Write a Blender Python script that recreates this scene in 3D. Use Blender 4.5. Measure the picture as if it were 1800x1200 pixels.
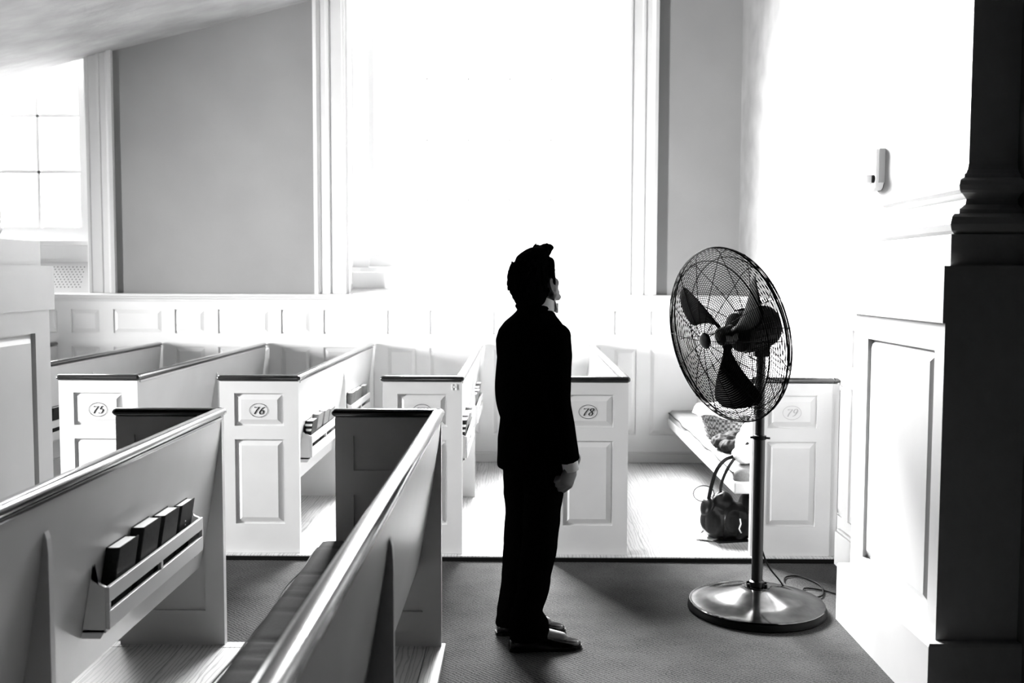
import bpy, bmesh, math, random
from mathutils import Vector, Matrix, noise
sc = bpy.context.scene
for o in list(bpy.data.objects): bpy.data.objects.remove(o)
R = math.radians


# ------------------------------------------------------------------ camera
cam_d = bpy.data.cameras.new('camera'); cam = bpy.data.objects.new('camera', cam_d)
sc.collection.objects.link(cam); sc.camera = cam
F_PX = 1750.0
cam_d.sensor_width = 36; cam_d.lens = 36 * F_PX / 1800; cam_d.clip_start = 0.05
cY = Vector((17 / F_PX, -112 / F_PX, 1)).normalized()      # the pew direction in camera axes (right, down, forward)
cX = Vector((1, 0.004, 0)); cX.z = -(cX.x * cY.x + cX.y * cY.y) / cY.z; cX.normalize()
cZ = cX.cross(cY)
if cZ.y > 0: cZ = -cZ
right = Vector((cX.x, cY.x, cZ.x)); down = Vector((cX.y, cY.y, cZ.y)); fwd = Vector((cX.z, cY.z, cZ.z))
cam.matrix_world = Matrix.Translation((0, 0, 1.6)) @ Matrix((right, -down, -fwd)).transposed().to_4x4()
cam_d.dof.use_dof = True; cam_d.dof.focus_distance = 4.6; cam_d.dof.aperture_fstop = 2.8

# ------------------------------------------------------------------ light
w = bpy.data.worlds.new('sky'); sc.world = w; w.use_nodes = True
bg = w.node_tree.nodes['Background']; bg.inputs[0].default_value = (1, 1, 1, 1); bg.inputs[1].default_value = 4.5
def area(name, loc, rot, sx, sy, power, spread=180):
    l = bpy.data.lights.new(name, 'AREA'); l.shape = 'RECTANGLE'; l.size = sx; l.size_y = sy; l.energy = power
    l.spread = R(spread)
    o = bpy.data.objects.new(name, l); o.location = loc; o.rotation_euler = rot; sc.collection.objects.link(o)
    return o
area('daylight_center_window', (-0.48, 9.25, 3.35), (R(-48), 0, R(27)), 1.9, 2.7, 800, 82)
area('daylight_left_window', (-4.9, 9.05, 2.75), (R(-40), 0, 0), 2.2, 1.9, 260, 100)
area('added_aisle_light', (-8.6, 3.8, 2.0), (0, R(-90), R(3)), 2.4, 0.7, 1500, 84)  # added lamp behind the made-up side window, brightens the pew fronts
sc.view_settings.view_transform = 'Standard'; sc.view_settings.look = 'None'
sc.view_settings.gamma = 1; sc.view_settings.exposure = 0.68; sc.view_settings.use_curve_mapping = False

# ------------------------------------------------------------------ materials
def mat(name, col, rough=0.5, metal=0.0, coat=0.0, spec=0.5):
    m = bpy.data.materials.new(name); m.use_nodes = True
    b = m.node_tree.nodes['Principled BSDF']
    c = (col, col, col, 1) if not isinstance(col, tuple) else col
    b.inputs['Base Color'].default_value = c; b.inputs['Roughness'].default_value = rough
    b.inputs['Metallic'].default_value = metal; b.inputs['Coat Weight'].default_value = coat
    b.inputs['Specular IOR Level'].default_value = spec
    return m
def nodes(m): return m.node_tree.nodes, m.node_tree.links, m.node_tree.nodes['Principled BSDF']
def add_noise(m, scale=8, lo=0.4, hi=0.5, detail=4, stretch=(1, 1, 1), bump=0.0, bscale=None, bdist=0.01):
    n, l, b = nodes(m)
    tc = n.new('ShaderNodeTexCoord'); mp = n.new('ShaderNodeMapping'); mp.inputs['Scale'].default_value = stretch
    l.new(tc.outputs['Object'], mp.inputs[0])
    t = n.new('ShaderNodeTexNoise'); t.inputs['Scale'].default_value = scale; t.inputs['Detail'].default_value = detail
    l.new(mp.outputs[0], t.inputs['Vector'])
    r = n.new('ShaderNodeValToRGB'); r.color_ramp.elements[0].position = 0.3; r.color_ramp.elements[1].position = 0.7
    r.color_ramp.elements[0].color = (lo, lo, lo, 1); r.color_ramp.elements[1].color = (hi, hi, hi, 1)
    l.new(t.outputs['Fac'], r.inputs[0]); l.new(r.outputs[0], b.inputs['Base Color'])
    if bump:
        t2 = n.new('ShaderNodeTexNoise'); t2.inputs['Scale'].default_value = bscale or scale; t2.inputs['Detail'].default_value = 5
        l.new(mp.outputs[0], t2.inputs['Vector'])
        bp = n.new('ShaderNodeBump'); bp.inputs['Strength'].default_value = bump; bp.inputs['Distance'].default_value = bdist
        l.new(t2.outputs['Fac'], bp.inputs['Height']); l.new(bp.outputs[0], b.inputs['Normal'])
    return m
M = {}
M['white'] = add_noise(mat('white_paint', .5, .38), 3, .48, .52, bump=.05, bscale=60, bdist=.002)
M['winwhite'] = mat('window_paint', .8, .4)
M['wains'] = add_noise(mat('wainscot_paint', .6, .38), 3, .58, .62)
M['pewwhite'] = add_noise(mat('pew_paint', .5, .34, spec=.4), 4, .48, .52, bump=.05, bscale=50, bdist=.002)
M['wallgrey'] = add_noise(mat('grey_wall_paint', .2, .7), 2, .17, .19, bump=.08, bscale=80, bdist=.002)
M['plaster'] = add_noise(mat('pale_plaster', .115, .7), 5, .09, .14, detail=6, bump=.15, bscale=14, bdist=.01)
M['ceiling'] = add_noise(mat('ceiling_plaster', .3, .8), 2.2, .24, .36, detail=8, stretch=(1, 2, 1), bump=.3, bscale=5, bdist=.03)
M['darkroom'] = mat('dark_wall', .02, .8)  # near-black colour stands in for lack of light on unseen walls
M['wood'] = add_noise(mat('dark_mahogany', .012, .2, coat=.6), 30, .006, .02, stretch=(1, 1, 1))
M['black'] = mat('black_gloss', .004, .45, spec=.08)
M['steel'] = add_noise(mat('brushed_steel', .25, .14, metal=1), 12, .07, .22)
M['wire'] = mat('black_wire', .002, .6, spec=.01)
M['pole'] = mat('dark_pole', .004, .3, spec=.3)
M['paper'] = mat('page_paper', .75, .8)
M['cover'] = add_noise(mat('book_cloth', .012, .6, spec=.12), 60, .008, .016)
M['covergrey'] = add_noise(mat('book_cloth_grey', .1, .5), 60, .08, .12)
M['ink'] = mat('black_ink', .01, .7, spec=.1)
M['suit'] = add_noise(mat('black_suit_wool', .002, .95, spec=0), 200, .0015, .003)
M['shirt'] = mat('white_shirt', .75, .7)
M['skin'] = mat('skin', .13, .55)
M['hair'] = mat('black_hair', .003, .8, spec=.0)
M['shoe'] = mat('black_patent_shoe', .002, .18, spec=.35)
M['cloth'] = mat('white_cloth', .75, .8)
M['darkcloth'] = add_noise(mat('dark_cloth', .05, .8, spec=.1), 20, .003, .03)
M['leather'] = mat('black_leather', .004, .35, spec=.2)
M['plastic'] = mat('white_plastic', .75, .4)
M['greyplastic'] = mat('grey_side_plastic', .4, .5)
def oak():
    m = mat('oak_floor', .45, .35, coat=.2); n, l, b = nodes(m)
    tc = n.new('ShaderNodeTexCoord'); mp = n.new('ShaderNodeMapping'); mp.inputs['Scale'].default_value = (1, .16, 1)
    l.new(tc.outputs['Object'], mp.inputs[0])
    wv = n.new('ShaderNodeTexWave'); wv.wave_type = 'BANDS'; wv.bands_direction = 'X'
    wv.inputs['Scale'].default_value = 16; wv.inputs['Distortion'].default_value = 9; wv.inputs['Detail'].default_value = 3; wv.inputs['Detail Scale'].default_value = 1.2
    l.new(mp.outputs[0], wv.inputs[0])
    r = n.new('ShaderNodeValToRGB'); e = r.color_ramp.elements
    e[0].color = (.3, .3, .3, 1); e[1].color = (.5, .5, .5, 1); e[1].position = .35
    l.new(wv.outputs['Fac'], r.inputs[0])
    # plank joints
    mp2 = n.new('ShaderNodeMapping'); mp2.inputs['Rotation'].default_value = (0, 0, R(90)); l.new(tc.outputs['Object'], mp2.inputs[0])
    br = n.new('ShaderNodeTexBrick'); br.inputs['Scale'].default_value = 1; br.inputs['Brick Width'].default_value = 1.4; br.inputs['Row Height'].default_value = .09
    br.inputs['Mortar Size'].default_value = .0015; br.inputs['Color1'].default_value = (1, 1, 1, 1); br.inputs['Color2'].default_value = (.8, .8, .8, 1); br.inputs['Mortar'].default_value = (.2, .2, .2, 1)
    l.new(mp2.outputs[0], br.inputs['Vector'])
    mx = n.new('ShaderNodeMix'); mx.data_type = 'RGBA'; mx.blend_type = 'MULTIPLY'; mx.inputs[0].default_value = .8
    l.new(r.outputs[0], mx.inputs[6]); l.new(br.outputs['Color'], mx.inputs[7]); l.new(mx.outputs[2], b.inputs['Base Color'])
    return m
M['oak'] = oak()
def carpet():
    m = mat('woven_carpet', .05, .95, spec=.1); n, l, b = nodes(m)
    tc = n.new('ShaderNodeTexCoord')
    w1 = n.new('ShaderNodeTexWave'); w1.bands_direction = 'DIAGONAL'; w1.inputs['Scale'].default_value = 28; w1.inputs['Distortion'].default_value = 3; w1.inputs['Detail'].default_value = 2
    w2 = n.new('ShaderNodeTexWave'); w2.bands_direction = 'Y'; w2.inputs['Scale'].default_value = 42; w2.inputs['Distortion'].default_value = 3; w2.inputs['Detail'].default_value = 2
    no = n.new('ShaderNodeTexNoise'); no.inputs['Scale'].default_value = 160; no.inputs['Detail'].default_value = 3
    nb = n.new('ShaderNodeTexNoise'); nb.inputs['Scale'].default_value = 5; nb.inputs['Detail'].default_value = 5
    for t in (w1, w2, no, nb): l.new(tc.outputs['Object'], t.inputs['Vector'])
    def mth(op, a, c):
        q = n.new('ShaderNodeMath'); q.operation = op
        for i, v in enumerate((a, c)):
            if isinstance(v, float): q.inputs[i].default_value = v
            else: l.new(v, q.inputs[i])
        return q.outputs[0]
    h = mth('ADD', mth('MULTIPLY', w1.outputs['Fac'], .3), mth('MULTIPLY', w2.outputs['Fac'], .25))
    h = mth('ADD', h, mth('MULTIPLY', no.outputs['Fac'], .9))
    c = mth('ADD', h, mth('MULTIPLY', nb.outputs['Fac'], .35))
    r = n.new('ShaderNodeValToRGB'); e = r.color_ramp.elements
    e[0].position = .6; e[1].position = 1.0; e[0].color = (.001, .001, .001, 1); e[1].color = (.058, .058, .058, 1)
    l.new(c, r.inputs[0]); l.new(r.outputs[0], b.inputs['Base Color'])
    bp = n.new('ShaderNodeBump'); bp.inputs['Strength'].default_value = .7; bp.inputs['Distance'].default_value = .006
    l.new(h, bp.inputs['Height']); l.new(bp.outputs[0], b.inputs['Normal'])
    return m
M['carpet'] = carpet()
M['cushion'] = add_noise(mat('dark_cushion_fabric', .02, .8, spec=.08), 120, .004, .008)
M['wicker'] = mat('wicker', .25, .7)
def wick():
    m = M['wicker']; n, l, b = nodes(m)
    tc = n.new('ShaderNodeTexCoord'); t = n.new('ShaderNodeTexChecker'); t.inputs['Scale'].default_value = 55
    t.inputs['Color1'].default_value = (.35, .35, .35, 1); t.inputs['Color2'].default_value = (.05, .05, .05, 1)
    l.new(tc.outputs['Object'], t.inputs[0]); l.new(t.outputs['Color'], b.inputs['Base Color'])
wick()
def glass():
    m = bpy.data.materials.new('window_glass'); m.use_nodes = True; n = m.node_tree.nodes; l = m.node_tree.links
    n.clear(); out = n.new('ShaderNodeOutputMaterial'); mix = n.new('ShaderNodeMixShader'); tr = n.new('ShaderNodeBsdfTransparent'); gl = n.new('ShaderNodeBsdfGlossy')
    gl.inputs['Roughness'].default_value = .02; mix.inputs[0].default_value = .06
    l.new(tr.outputs[0], mix.inputs[1]); l.new(gl.outputs[0], mix.inputs[2]); l.new(mix.outputs[0], out.inputs[0])
    return m
M['glass'] = glass()

# ------------------------------------------------------------------ mesh helpers
def tag(o, label=None, cat=None, group=None, kind=None):
    if label: o['label'] = label
    if cat: o['category'] = cat
    if group: o['group'] = group
    if kind: o['kind'] = kind
    return o
def link(o): sc.collection.objects.link(o); return o
def empty(name, loc):
    o = bpy.data.objects.new(name, None); o.location = loc; o.empty_display_size = .1
    return link(o)
def wloc(o):
    v = Vector((0, 0, 0))
    while o: v += o.location; o = o.parent
    return v
class MB:
    def __init__(s): s.v = []; s.f = []; s.m = []; s.mats = []; s.cur = 0
    def use(s, i): s.cur = i; return s
    def add(s, vs, fs):
        b = len(s.v); s.v += [Vector(v) for v in vs]
        for f in fs: s.f.append([b + i for i in f]); s.m.append(s.cur)
        return s
    def box(s, a, b):
        x0, x1 = sorted((a[0], b[0])); y0, y1 = sorted((a[1], b[1])); z0, z1 = sorted((a[2], b[2]))
        vs = [(x, y, z) for z in (z0, z1) for y in (y0, y1) for x in (x0, x1)]
        return s.add(vs, [(0, 2, 3, 1), (4, 5, 7, 6), (0, 1, 5, 4), (2, 6, 7, 3), (0, 4, 6, 2), (1, 3, 7, 5)])
    def loft(s, rings, caps=True, closed=True):
        n = len(rings[0]); vs = [p for r in rings for p in r]; fs = []
        for i in range(len(rings) - 1):
            for j in range(n if closed else n - 1):
                k = (j + 1) % n
                fs.append((i * n + j, i * n + k, (i + 1) * n + k, (i + 1) * n + j))
        if caps:
            fs.append(tuple(range(n))[::-1]); fs.append(tuple((len(rings) - 1) * n + j for j in range(n)))
        return s.add(vs, fs)
    def tube(s, path, r, n=8, closed=False, caps=True):
        path = [Vector(p) for p in path]; N = len(path); rings = []
        rr = r if isinstance(r, (list, tuple)) else [r] * N
        up = None
        for i, p in enumerate(path):
            if closed: t = path[(i + 1) % N] - path[i - 1]
            else: t = path[min(i + 1, N - 1)] - path[max(i - 1, 0)]
            t.normalize()
            if up is None:
                up = Vector((0, 0, 1)) if abs(t.z) < .9 else Vector((1, 0, 0))
            a = t.cross(up)
            if a.length < 1e-5: a = t.orthogonal()
            a.normalize(); bb = a.cross(t).normalized(); up = bb
            rings.append([p + (a * math.cos(2 * math.pi * k / n) + bb * math.sin(2 * math.pi * k / n)) * rr[i] for k in range(n)])
        if closed:
            rings.append(rings[0]); return s.loft(rings, False)
        return s.loft(rings, caps)
    def lathe(s, prof, n=48, T=None, caps=False):
        T = T or Matrix.Identity(4)
        return s.loft([[T @ Vector((r * math.cos(2 * math.pi * k / n), r * math.sin(2 * math.pi * k / n), z)) for k in range(n)] for r, z in prof], caps)
    def extrude(s, poly, d):
        poly = [Vector(p) for p in poly]; d = Vector(d)
        return s.loft([poly, [p + d for p in poly]])
    def ellipsoid(s, c, r, T=None, nu=20, nv=12):
        c = Vector(c); T = T or Matrix.Identity(3)
        if not isinstance(r, (tuple, list)): r = (r, r, r)
        rings = []
        for i in range(1, nv):
            a = math.pi * i / nv
            rings.append([c + T @ Vector((r[0] * math.sin(a) * math.cos(2 * math.pi * k / nu), r[1] * math.sin(a) * math.sin(2 * math.pi * k / nu), -r[2] * math.cos(a))) for k in range(nu)])
        return s.loft(rings)
    def capsule(s, pts, rs, T=None):
        for i in range(len(pts) - 1):
            a, b = Vector(pts[i]), Vector(pts[i + 1]); L = (b - a).length
            n = max(2, int(L / (min(rs[i] if not isinstance(rs[i], tuple) else min(rs[i]), rs[i + 1] if not isinstance(rs[i + 1], tuple) else min(rs[i + 1])) * .35)))
            for k in range(n + 1):
                t = k / n
                ra, rb = rs[i], rs[i + 1]
                if not isinstance(ra, tuple): ra = (ra,) * 3
                if not isinstance(rb, tuple): rb = (rb,) * 3
                s.ellipsoid(a.lerp(b, t), tuple(ra[q] * (1 - t) + rb[q] * t for q in range(3)), T, 14, 8)
        return s
    def build(s, name, mats, parent=None, origin=None, smooth=False, bevel=0, remesh=0, smooth_it=0, seg=2, autosm=None, fix=True):
        if not isinstance(mats, (list, tuple)): mats = [mats]
        org = wloc(parent) if parent else (Vector(origin) if origin else Vector((0, 0, 0)))
        me = bpy.data.meshes.new(name); me.from_pydata([v - org for v in s.v], [], s.f)
        for m in mats: me.materials.append(m)
        for p, mi in zip(me.polygons, s.m): p.material_index = mi
        if fix:
            bm = bmesh.new(); bm.from_mesh(me); bmesh.ops.recalc_face_normals(bm, faces=bm.faces); bm.to_mesh(me); bm.free()
        o = link(bpy.data.objects.new(name, me))
        if parent: o.parent = parent
        elif origin: o.location = origin
        if remesh:
            md = o.modifiers.new('r', 'REMESH'); md.mode = 'VOXEL'; md.voxel_size = remesh
            if smooth_it:
                ms = o.modifiers.new('s', 'SMOOTH'); ms.factor = .5; ms.iterations = smooth_it
            bake(o); smooth = True
        if bevel:
            b = o.modifiers.new('b', 'BEVEL'); b.width = bevel; b.segments = seg; b.limit_method = 'ANGLE'; b.angle_limit = R(35)
            b.harden_normals = False
        if smooth:
            for p in o.data.polygons: p.use_smooth = True
        if autosm:
            o.data.set_sharp_from_angle(angle=R(autosm))
        return o
def displace(o, fn):
    me = o.data; cs = [v.co.copy() for v in me.vertices]; ns = [v.normal.copy() for v in me.vertices]
    me.vertices.foreach_set('co', [x for c_, n_ in zip(cs, ns) for x in (c_ + n_ * fn(c_))]); me.update()
def bake(o):
    dg = bpy.context.evaluated_depsgraph_get(); dg.update()
    ev = o.evaluated_get(dg); me = bpy.data.meshes.new_from_object(ev)
    mats = list(o.data.materials); o.modifiers.clear(); o.data = me
    if not me.materials:
        for m in mats: me.materials.append(m)
def paneled(mb, O, U, V, N, W, H, T, recs, rd=.012, bev=.03, raised=True):
    """board W x H (along U, V), thickness T behind the face, N points out of the face; recs = list of (u0,v0,u1,v1)"""
    O, U, V, N = Vector(O), Vector(U), Vector(V), Vector(N)
    us = sorted({0, W} | {r[0] for r in recs} | {r[2] for r in recs}); vs = sorted({0, H} | {r[1] for r in recs} | {r[3] for r in recs})
    def P(u, v, n): return O + U * u + V * v + N * n
    def slab(u0, v0, u1, v1, n0, n1):
        a = [P(u, v, n0) for u, v in ((u0, v0), (u1, v0), (u1, v1), (u0, v1))]; b = [P(u, v, n1) for u, v in ((u0, v0), (u1, v0), (u1, v1), (u0, v1))]
        mb.loft([a, b])
    for j in range(len(vs) - 1):
        run = None
        for i in range(len(us) - 1):
            cu, cv = (us[i] + us[i + 1]) / 2, (vs[j] + vs[j + 1]) / 2
            ins = any(r[0] < cu < r[2] and r[1] < cv < r[3] for r in recs)
            if not ins:
                if run is None: run = us[i]
            if ins and run is not None: slab(run, vs[j], us[i], vs[j + 1], -T, 0); run = None
        if run is not None: slab(run, vs[j], W, vs[j + 1], -T, 0)
    for (a, b, c, d) in recs:
        slab(a, b, c, d, -T, -rd)
        if raised:
            g = .008
            r0 = [P(u, v, -rd) for u, v in ((a + g, b + g), (c - g, b + g), (c - g, d - g), (a + g, d - g))]
            e = g + bev
            r1 = [P(u, v, -.001) for u, v in ((a + e, b + e), (c - e, b + e), (c - e, d - e), (a + e, d - e))]
            mb.loft([r0, r1])
def struct(name, mb, m, **k):
    o = mb.build(name, m, **k); o['kind'] = 'structure'; return o

# ------------------------------------------------------------------ the room
XL, XR, YB, YF = -7.0, 1.83, 8.446, -3.0
CEIL = lambda x: 3.486 + .2485 * (x + 3.425)
struct('floor', MB().box((XL, 3.3, -.1), (XR, YB + .5, 0)).box((-9, -8, -.1), (9, 3.3, 0)), M['carpet'])
p = MB().box((XL, 5.537, 0), (XR, YB, .03)); struct('floor_platform_far', p, M['oak'])
p = MB().box((XL, 5.529, 0.001), (XR, 5.5365, .024)); struct('trim_1', p, M['black'])
p = MB().box((XL, YF, 0), (-.40, 4.12, .03)); struct('floor_platform_near', p, M['oak'])
p = MB().box((-.398, YF, 0), (-.32, 4.19, .031)).box((XL, 4.121, 0), (-.399, 4.19, .031)); struct('trim_2', p, M['oak'], bevel=.004)

# back wall with two window openings
W1 = (-1.484, .895); W2 = (-6.04, -3.664); WZ0, WZ1 = 1.457, 6.0
def wall_with_openings(y0, y1, ops, ztop):
    mb = MB(); xs = [XL]
    for a, b in ops: xs += [a, b]
    xs.append(XR)
    for i in range(0, len(xs), 2): mb.box((xs[i], y0, 0), (xs[i + 1], y1, ztop))
    for a, b in ops: mb.box((a, y0, 0), (b, y1, WZ0 - .02))
    return mb
struct('wall_back', wall_with_openings(YB, YB + .34, [W2, W1], 5.4), M['wallgrey'])
struct('wall_right', MB().box((XR, 3.32, 0), (XR + .2, YB + .34, 5.6)), M['plaster'])
struct('wall_left', MB().box((XL - .2, 3.32, 0), (XL, 4.1, 5.0)).box((XL - .2, 5.5, 0), (XL, YB + .34, 5.0)).box((XL - .2, 4.1, 0), (XL, 5.5, 1.0)).box((XL - .2, 4.1, 2.6), (XL, 5.5, 5.0)), M['darkroom'])
mb = MB(); y0, y1, z0, z1 = 4.1, 5.5, 1.0, 2.6  # added window out of view, lets the extra lamp reach the pew fronts
mb.box((XL - .12, y0, z0), (XL - .08, y0 + .05, z1)).box((XL - .12, y1 - .05, z0), (XL - .08, y1, z1)).box((XL - .12, y0 + .05, z0), (XL - .08, y1 - .05, z0 + .06)).box((XL - .12, y0 + .05, z1 - .06), (XL - .08, y1 - .05, z1))
for k in (1, 2): mb.box((XL - .11, y0 + k * 1.4 / 3 - .01, z0 + .06), (XL - .09, y0 + k * 1.4 / 3 + .01, z1 - .06))
for k in (1, 2, 3): mb.box((XL - .108, y0 + .05, z0 + k * .4 - .01), (XL - .092, y1 - .05, z0 + k * .4 + .01))
w3 = struct('added_side_window', mb, M['white']); MB().box((XL - .101, y0 + .05, z0 + .06), (XL - .099, y1 - .05, z1 - .06)).build('pane', M['glass'], w3)
# the unlit nave the camera stands in: open and high, dark beyond the gallery soffit
struct('wall_front', MB().box((-9, -8.2, -.1), (9, -8, 9)), M['darkroom'])
struct('wall_nave_right', MB().box((9, -8, -.1), (9.2, 3.3, 9)), M['darkroom'])
struct('wall_nave_left', MB().box((-9.2, -8, -.1), (-9, 3.3, 9)), M['darkroom'])
struct('wall_gallery', MB().extrude([(-9, 3.2, CEIL(XL) - .2), (XL, 3.2, CEIL(XL) + .02), (XR + .2, 3.2, CEIL(XR + .2) + .02), (9, 3.2, 5), (9, 3.2, 9), (-9, 3.2, 9)], (0, .1, 0)), M['darkroom'])
struct('ceiling_nave', MB().box((-9, -8, 9), (9, 3.3, 9.2)), M['darkroom'])
struct('wall_nave_right_end', MB().box((XR + .01, 3.2, 0), (9, 3.33, 5.1)), M['darkroom'])
struct('wall_nave_left_end', MB().box((-9, 3.2, 0), (XL - .01, 3.33, 3)), M['darkroom'])
c = MB()
YC = 3.3
pl = [(XL - .2, YC, CEIL(XL - .2)), (XR + .2, YC, CEIL(XR + .2)), (XR + .2, YB + .0, CEIL(XR + .2)), (XL - .2, YB + .0, CEIL(XL - .2))]
c.extrude(pl, (0, 0, .15)); struct('ceiling', c, M['ceiling'])

# wainscot on the back wall
def back_wainscot():
    mb = MB(); y = 8.42
    cols = [(-6.5, -6.07), (-5.96, -5.71), (-5.6, -5.17), (-5.06, -4.81), (-4.7, -4.27), (-4.17, -3.945), (-3.828, -3.585), (-3.469, -3.052), (-2.945, -2.688), (-2.577, -2.141), (-2.04, -1.79),
            (-1.68, -1.25), (-1.14, -.89), (-.78, -.35), (-.24, .01), (.12, .67), (.781, .975), (1.088, 1.5), (1.6, 1.78)]
    recs = []
    for a, b in cols: recs += [(a - XL, .268 - .03, b - XL, 1.004 - .03), (a - XL, 1.12 - .03, b - XL, 1.323 - .03)]
    paneled(mb, (XL, y, .03), (1, 0, 0), (0, 0, 1), (0, -1, 0), XR - XL, 1.405, .0255, recs)
    return mb
struct('wall_back_wainscot', back_wainscot(), M['wains'])
def rail_prof_back(mb, x0, x1, y, z):
    pr = [(0, -.05), (-.01, -.05), (-.014, -.03), (-.026, -.022), (-.03, -.008), (-.045, -.006), (-.05, 0), (-.05, .01), (-.042, .018), (0, .02)]
    mb.extrude([(x0, y + a, z + b) for a, b in pr], (x1 - x0, 0, 0))
mb = MB(); rail_prof_back(mb, XL, XR - .04, 8.4195, 1.438); struct('trim_3', mb, M['white'], smooth=False)
mb = MB().box((XL, 8.40, .031), (XR - .07, 8.4195, .11)).box((XL, 8.41, .11), (XR - .07, 8.4195, .125)); struct('baseboard_back', mb, M['white'], bevel=.004)
# right wall wainscot
def right_wainscot():
    mb = MB(); recs = []; x = 1.79; H = 1.405; y0 = 4.58; Wd = 8.42 - y0; z0 = .03
    for a, b in ((4.62, 4.86), (4.97, 5.40), (5.50, 5.76), (5.87, 6.3), (6.41, 6.66), (6.77, 7.2), (7.31, 7.56), (7.67, 8.3)):
        recs += [(a - y0, .268 - z0, b - y0, 1.004 - z0), (a - y0, 1.12 - z0, b - y0, 1.323 - z0)]
    paneled(mb, (x, y0, z0), (0, 1, 0), (0, 0, 1), (-1, 0, 0), Wd, H, .0395, recs)
    return mb
struct('wall_right_wainscot', right_wainscot(), M['white'])
mb = MB(); pr = [(0, -.05), (-.01, -.05), (-.014, -.03), (-.026, -.022), (-.03, -.008), (-.045, -.006), (-.05, 0), (-.05, .01), (-.042, .018), (0, .02)]
mb.extrude([(1.7895 + a, 4.58, 1.438 + b) for a, b in pr], (0, 8.36 - 4.58, 0)); struct('trim_4', mb, M['white'])
mb = MB().box((1.762, 4.61, .0), (1.7895, 5.525, .19)).box((1.772, 4.61, .19), (1.7895, 5.525, .205)).box((1.762, 5.61, .031), (1.7895, 8.395, .12)); struct('baseboard_right', mb, M['white'], bevel=.004)

# window casings
def casing(x0, x1, z0, z1, flip):
    mb = MB(); W = x1 - x0
    pr = [(0, 0), (0, -.045), (.03, -.05), (.045, -.04), (.055, -.028), (.10, -.026), (.11, -.034), (.13, -.034), (.135, -.022), (W - .03, -.02), (W - .02, -.028), (W, -.028), (W, 0)]
    if flip: pts = [(x0 + a, YB - .0005 + b) for a, b in pr]
    else: pts = [(x1 - a, YB - .0005 + b) for a, b in pr]
    mb.extrude([(x, y, z0) for x, y in pts], (0, 0, z1 - z0)); return mb
struct('trim_5', casing(-1.748, -1.484, 1.4585, CEIL(-1.48) + .05, True), M['white'])
struct('trim_6', casing(.895, 1.133, 1.4585, CEIL(1.13) + .05, False), M['white'])
struct('trim_7', casing(-3.664, -3.437, 1.4585, CEIL(-3.43) + .05, False), M['white'])
struct('trim_8', casing(-6.27, -6.04, 1.4585, CEIL(-6.04) + .05, True), M['white'])

def window(name, x0, x1, ys, cols, rows, z0, zt, mw, stile, jamb):
    """recessed sash window: reveal lining, sill, stiles, muntins; x0..x1 is the wall opening"""
    fr = MB(); y0 = YB
    fr.box((x0, y0, WZ0), (x0 + .02, y0 + .33, 5.2)).box((x1 - .02, y0, WZ0), (x1, y0 + .33, 5.2))
    sx0, sx1 = x0 + jamb, x1 - jamb
    fr.box((x0 + .02, ys - .02, z0 - .12), (sx0, ys + .07, 5.2)).box((sx1, ys - .02, z0 - .12), (x1 - .02, ys + .07, 5.2))
    fr.box((sx0, ys, z0 - .11), (sx1, ys + .045, z0))                       # bottom rail of the sash
    fr.box((x0 + .02, ys - .08, z0 - .155), (x1 - .02, ys + .06, z0 - .115))   # sill
    fr.box((x0 + .02, ys - .04, z0 - .30), (x1 - .02, ys + .03, z0 - .156))     # apron
    fr.box((sx0, ys, z0), (sx0 + stile, ys + .045, 5.2)).box((sx1 - stile, ys, z0), (sx1, ys + .045, 5.2))
    for k in range(1, len(cols)): fr.box((cols[k] - mw / 2, ys + .008, z0), (cols[k] + mw / 2, ys + .036, 5.2))
    for z in rows: fr.box((sx0 + stile, ys + .008, z - mw / 2), (sx1 - stile, ys + .036, z + mw / 2))
    if zt: fr.box((sx0 + stile, ys - .01, zt - .014), (sx1 - stile, ys + .045, zt + .014))
    o = struct(name, fr, M['winwhite'])
    g = MB().box((sx0, ys + .02, z0), (sx1, ys + .0225, 5.2)); g.build('pane', M['glass'], o)
    return o
cw = [(-1.175) + i * .3555 for i in range(5)]
window('window_1', W1[0], W1[1], 8.66, cw, [2.27, 2.78, 3.30], 1.80, 3.87, .012, .05, .16)
lw = [-5.9, -5.587, -5.237, -4.89, -4.54, -4.19]
b = MB().box((-14, 13, -1), (-5.6, 13.3, 7)); M['outside'] = mat('sky_screen_grey', .2, .9)  # invented screen, dims the sky behind the left window so its muntins show
struct('added_sky_screen', b, M['outside'])
window('window_2', W2[0], W2[1], 8.66, lw, [2.5, 2.98, 3.46], 2.02, None, .022, .04, .12)
def radiator_cover(name, x0, x1, za, zb, ya, yb, holes):
    mb = MB(); mb.loft([[(x0, ya, za), (x0, yb, zb), (x0, yb + .02, zb), (x0, ya + .02, za)], [(x1, ya, za), (x1, yb, zb), (x1, yb + .02, zb), (x1, ya + .02, za)]])
    if holes:
        mb.use(1); d = Vector((0, yb - ya, zb - za)); L = d.length; d.normalize(); nrm = Vector((0, -d.z, d.y)); 
        if nrm.y > 0: nrm = -nrm
        for r in range(9):
            n = 60; off = .0165 if r % 2 else 0
            for k in range(n):
                x = x1 - .085 - off - k * .033
                if x < x0 + .06: break
                cc = Vector((x, ya, za)) + d * (.055 + r * .0245) + nrm * .0007
                mb.add([cc + Vector((1, 0, 0)) * .0055 * math.cos(a) + d * .0055 * math.sin(a) for a in [2 * math.pi * q / 6 for q in range(6)]], [tuple(range(6))])
    return struct(name, mb, [M['white'], M['ink']], fix=False)
radiator_cover('trim_9', W2[0] + .02, W2[1] - .02, 1.46, 1.725, YB + .002, YB + .15, True)
radiator_cover('trim_10', W1[0] + .02, W1[1] - .02, 1.46, 1.505, YB + .002, YB + .15, False)

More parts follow.
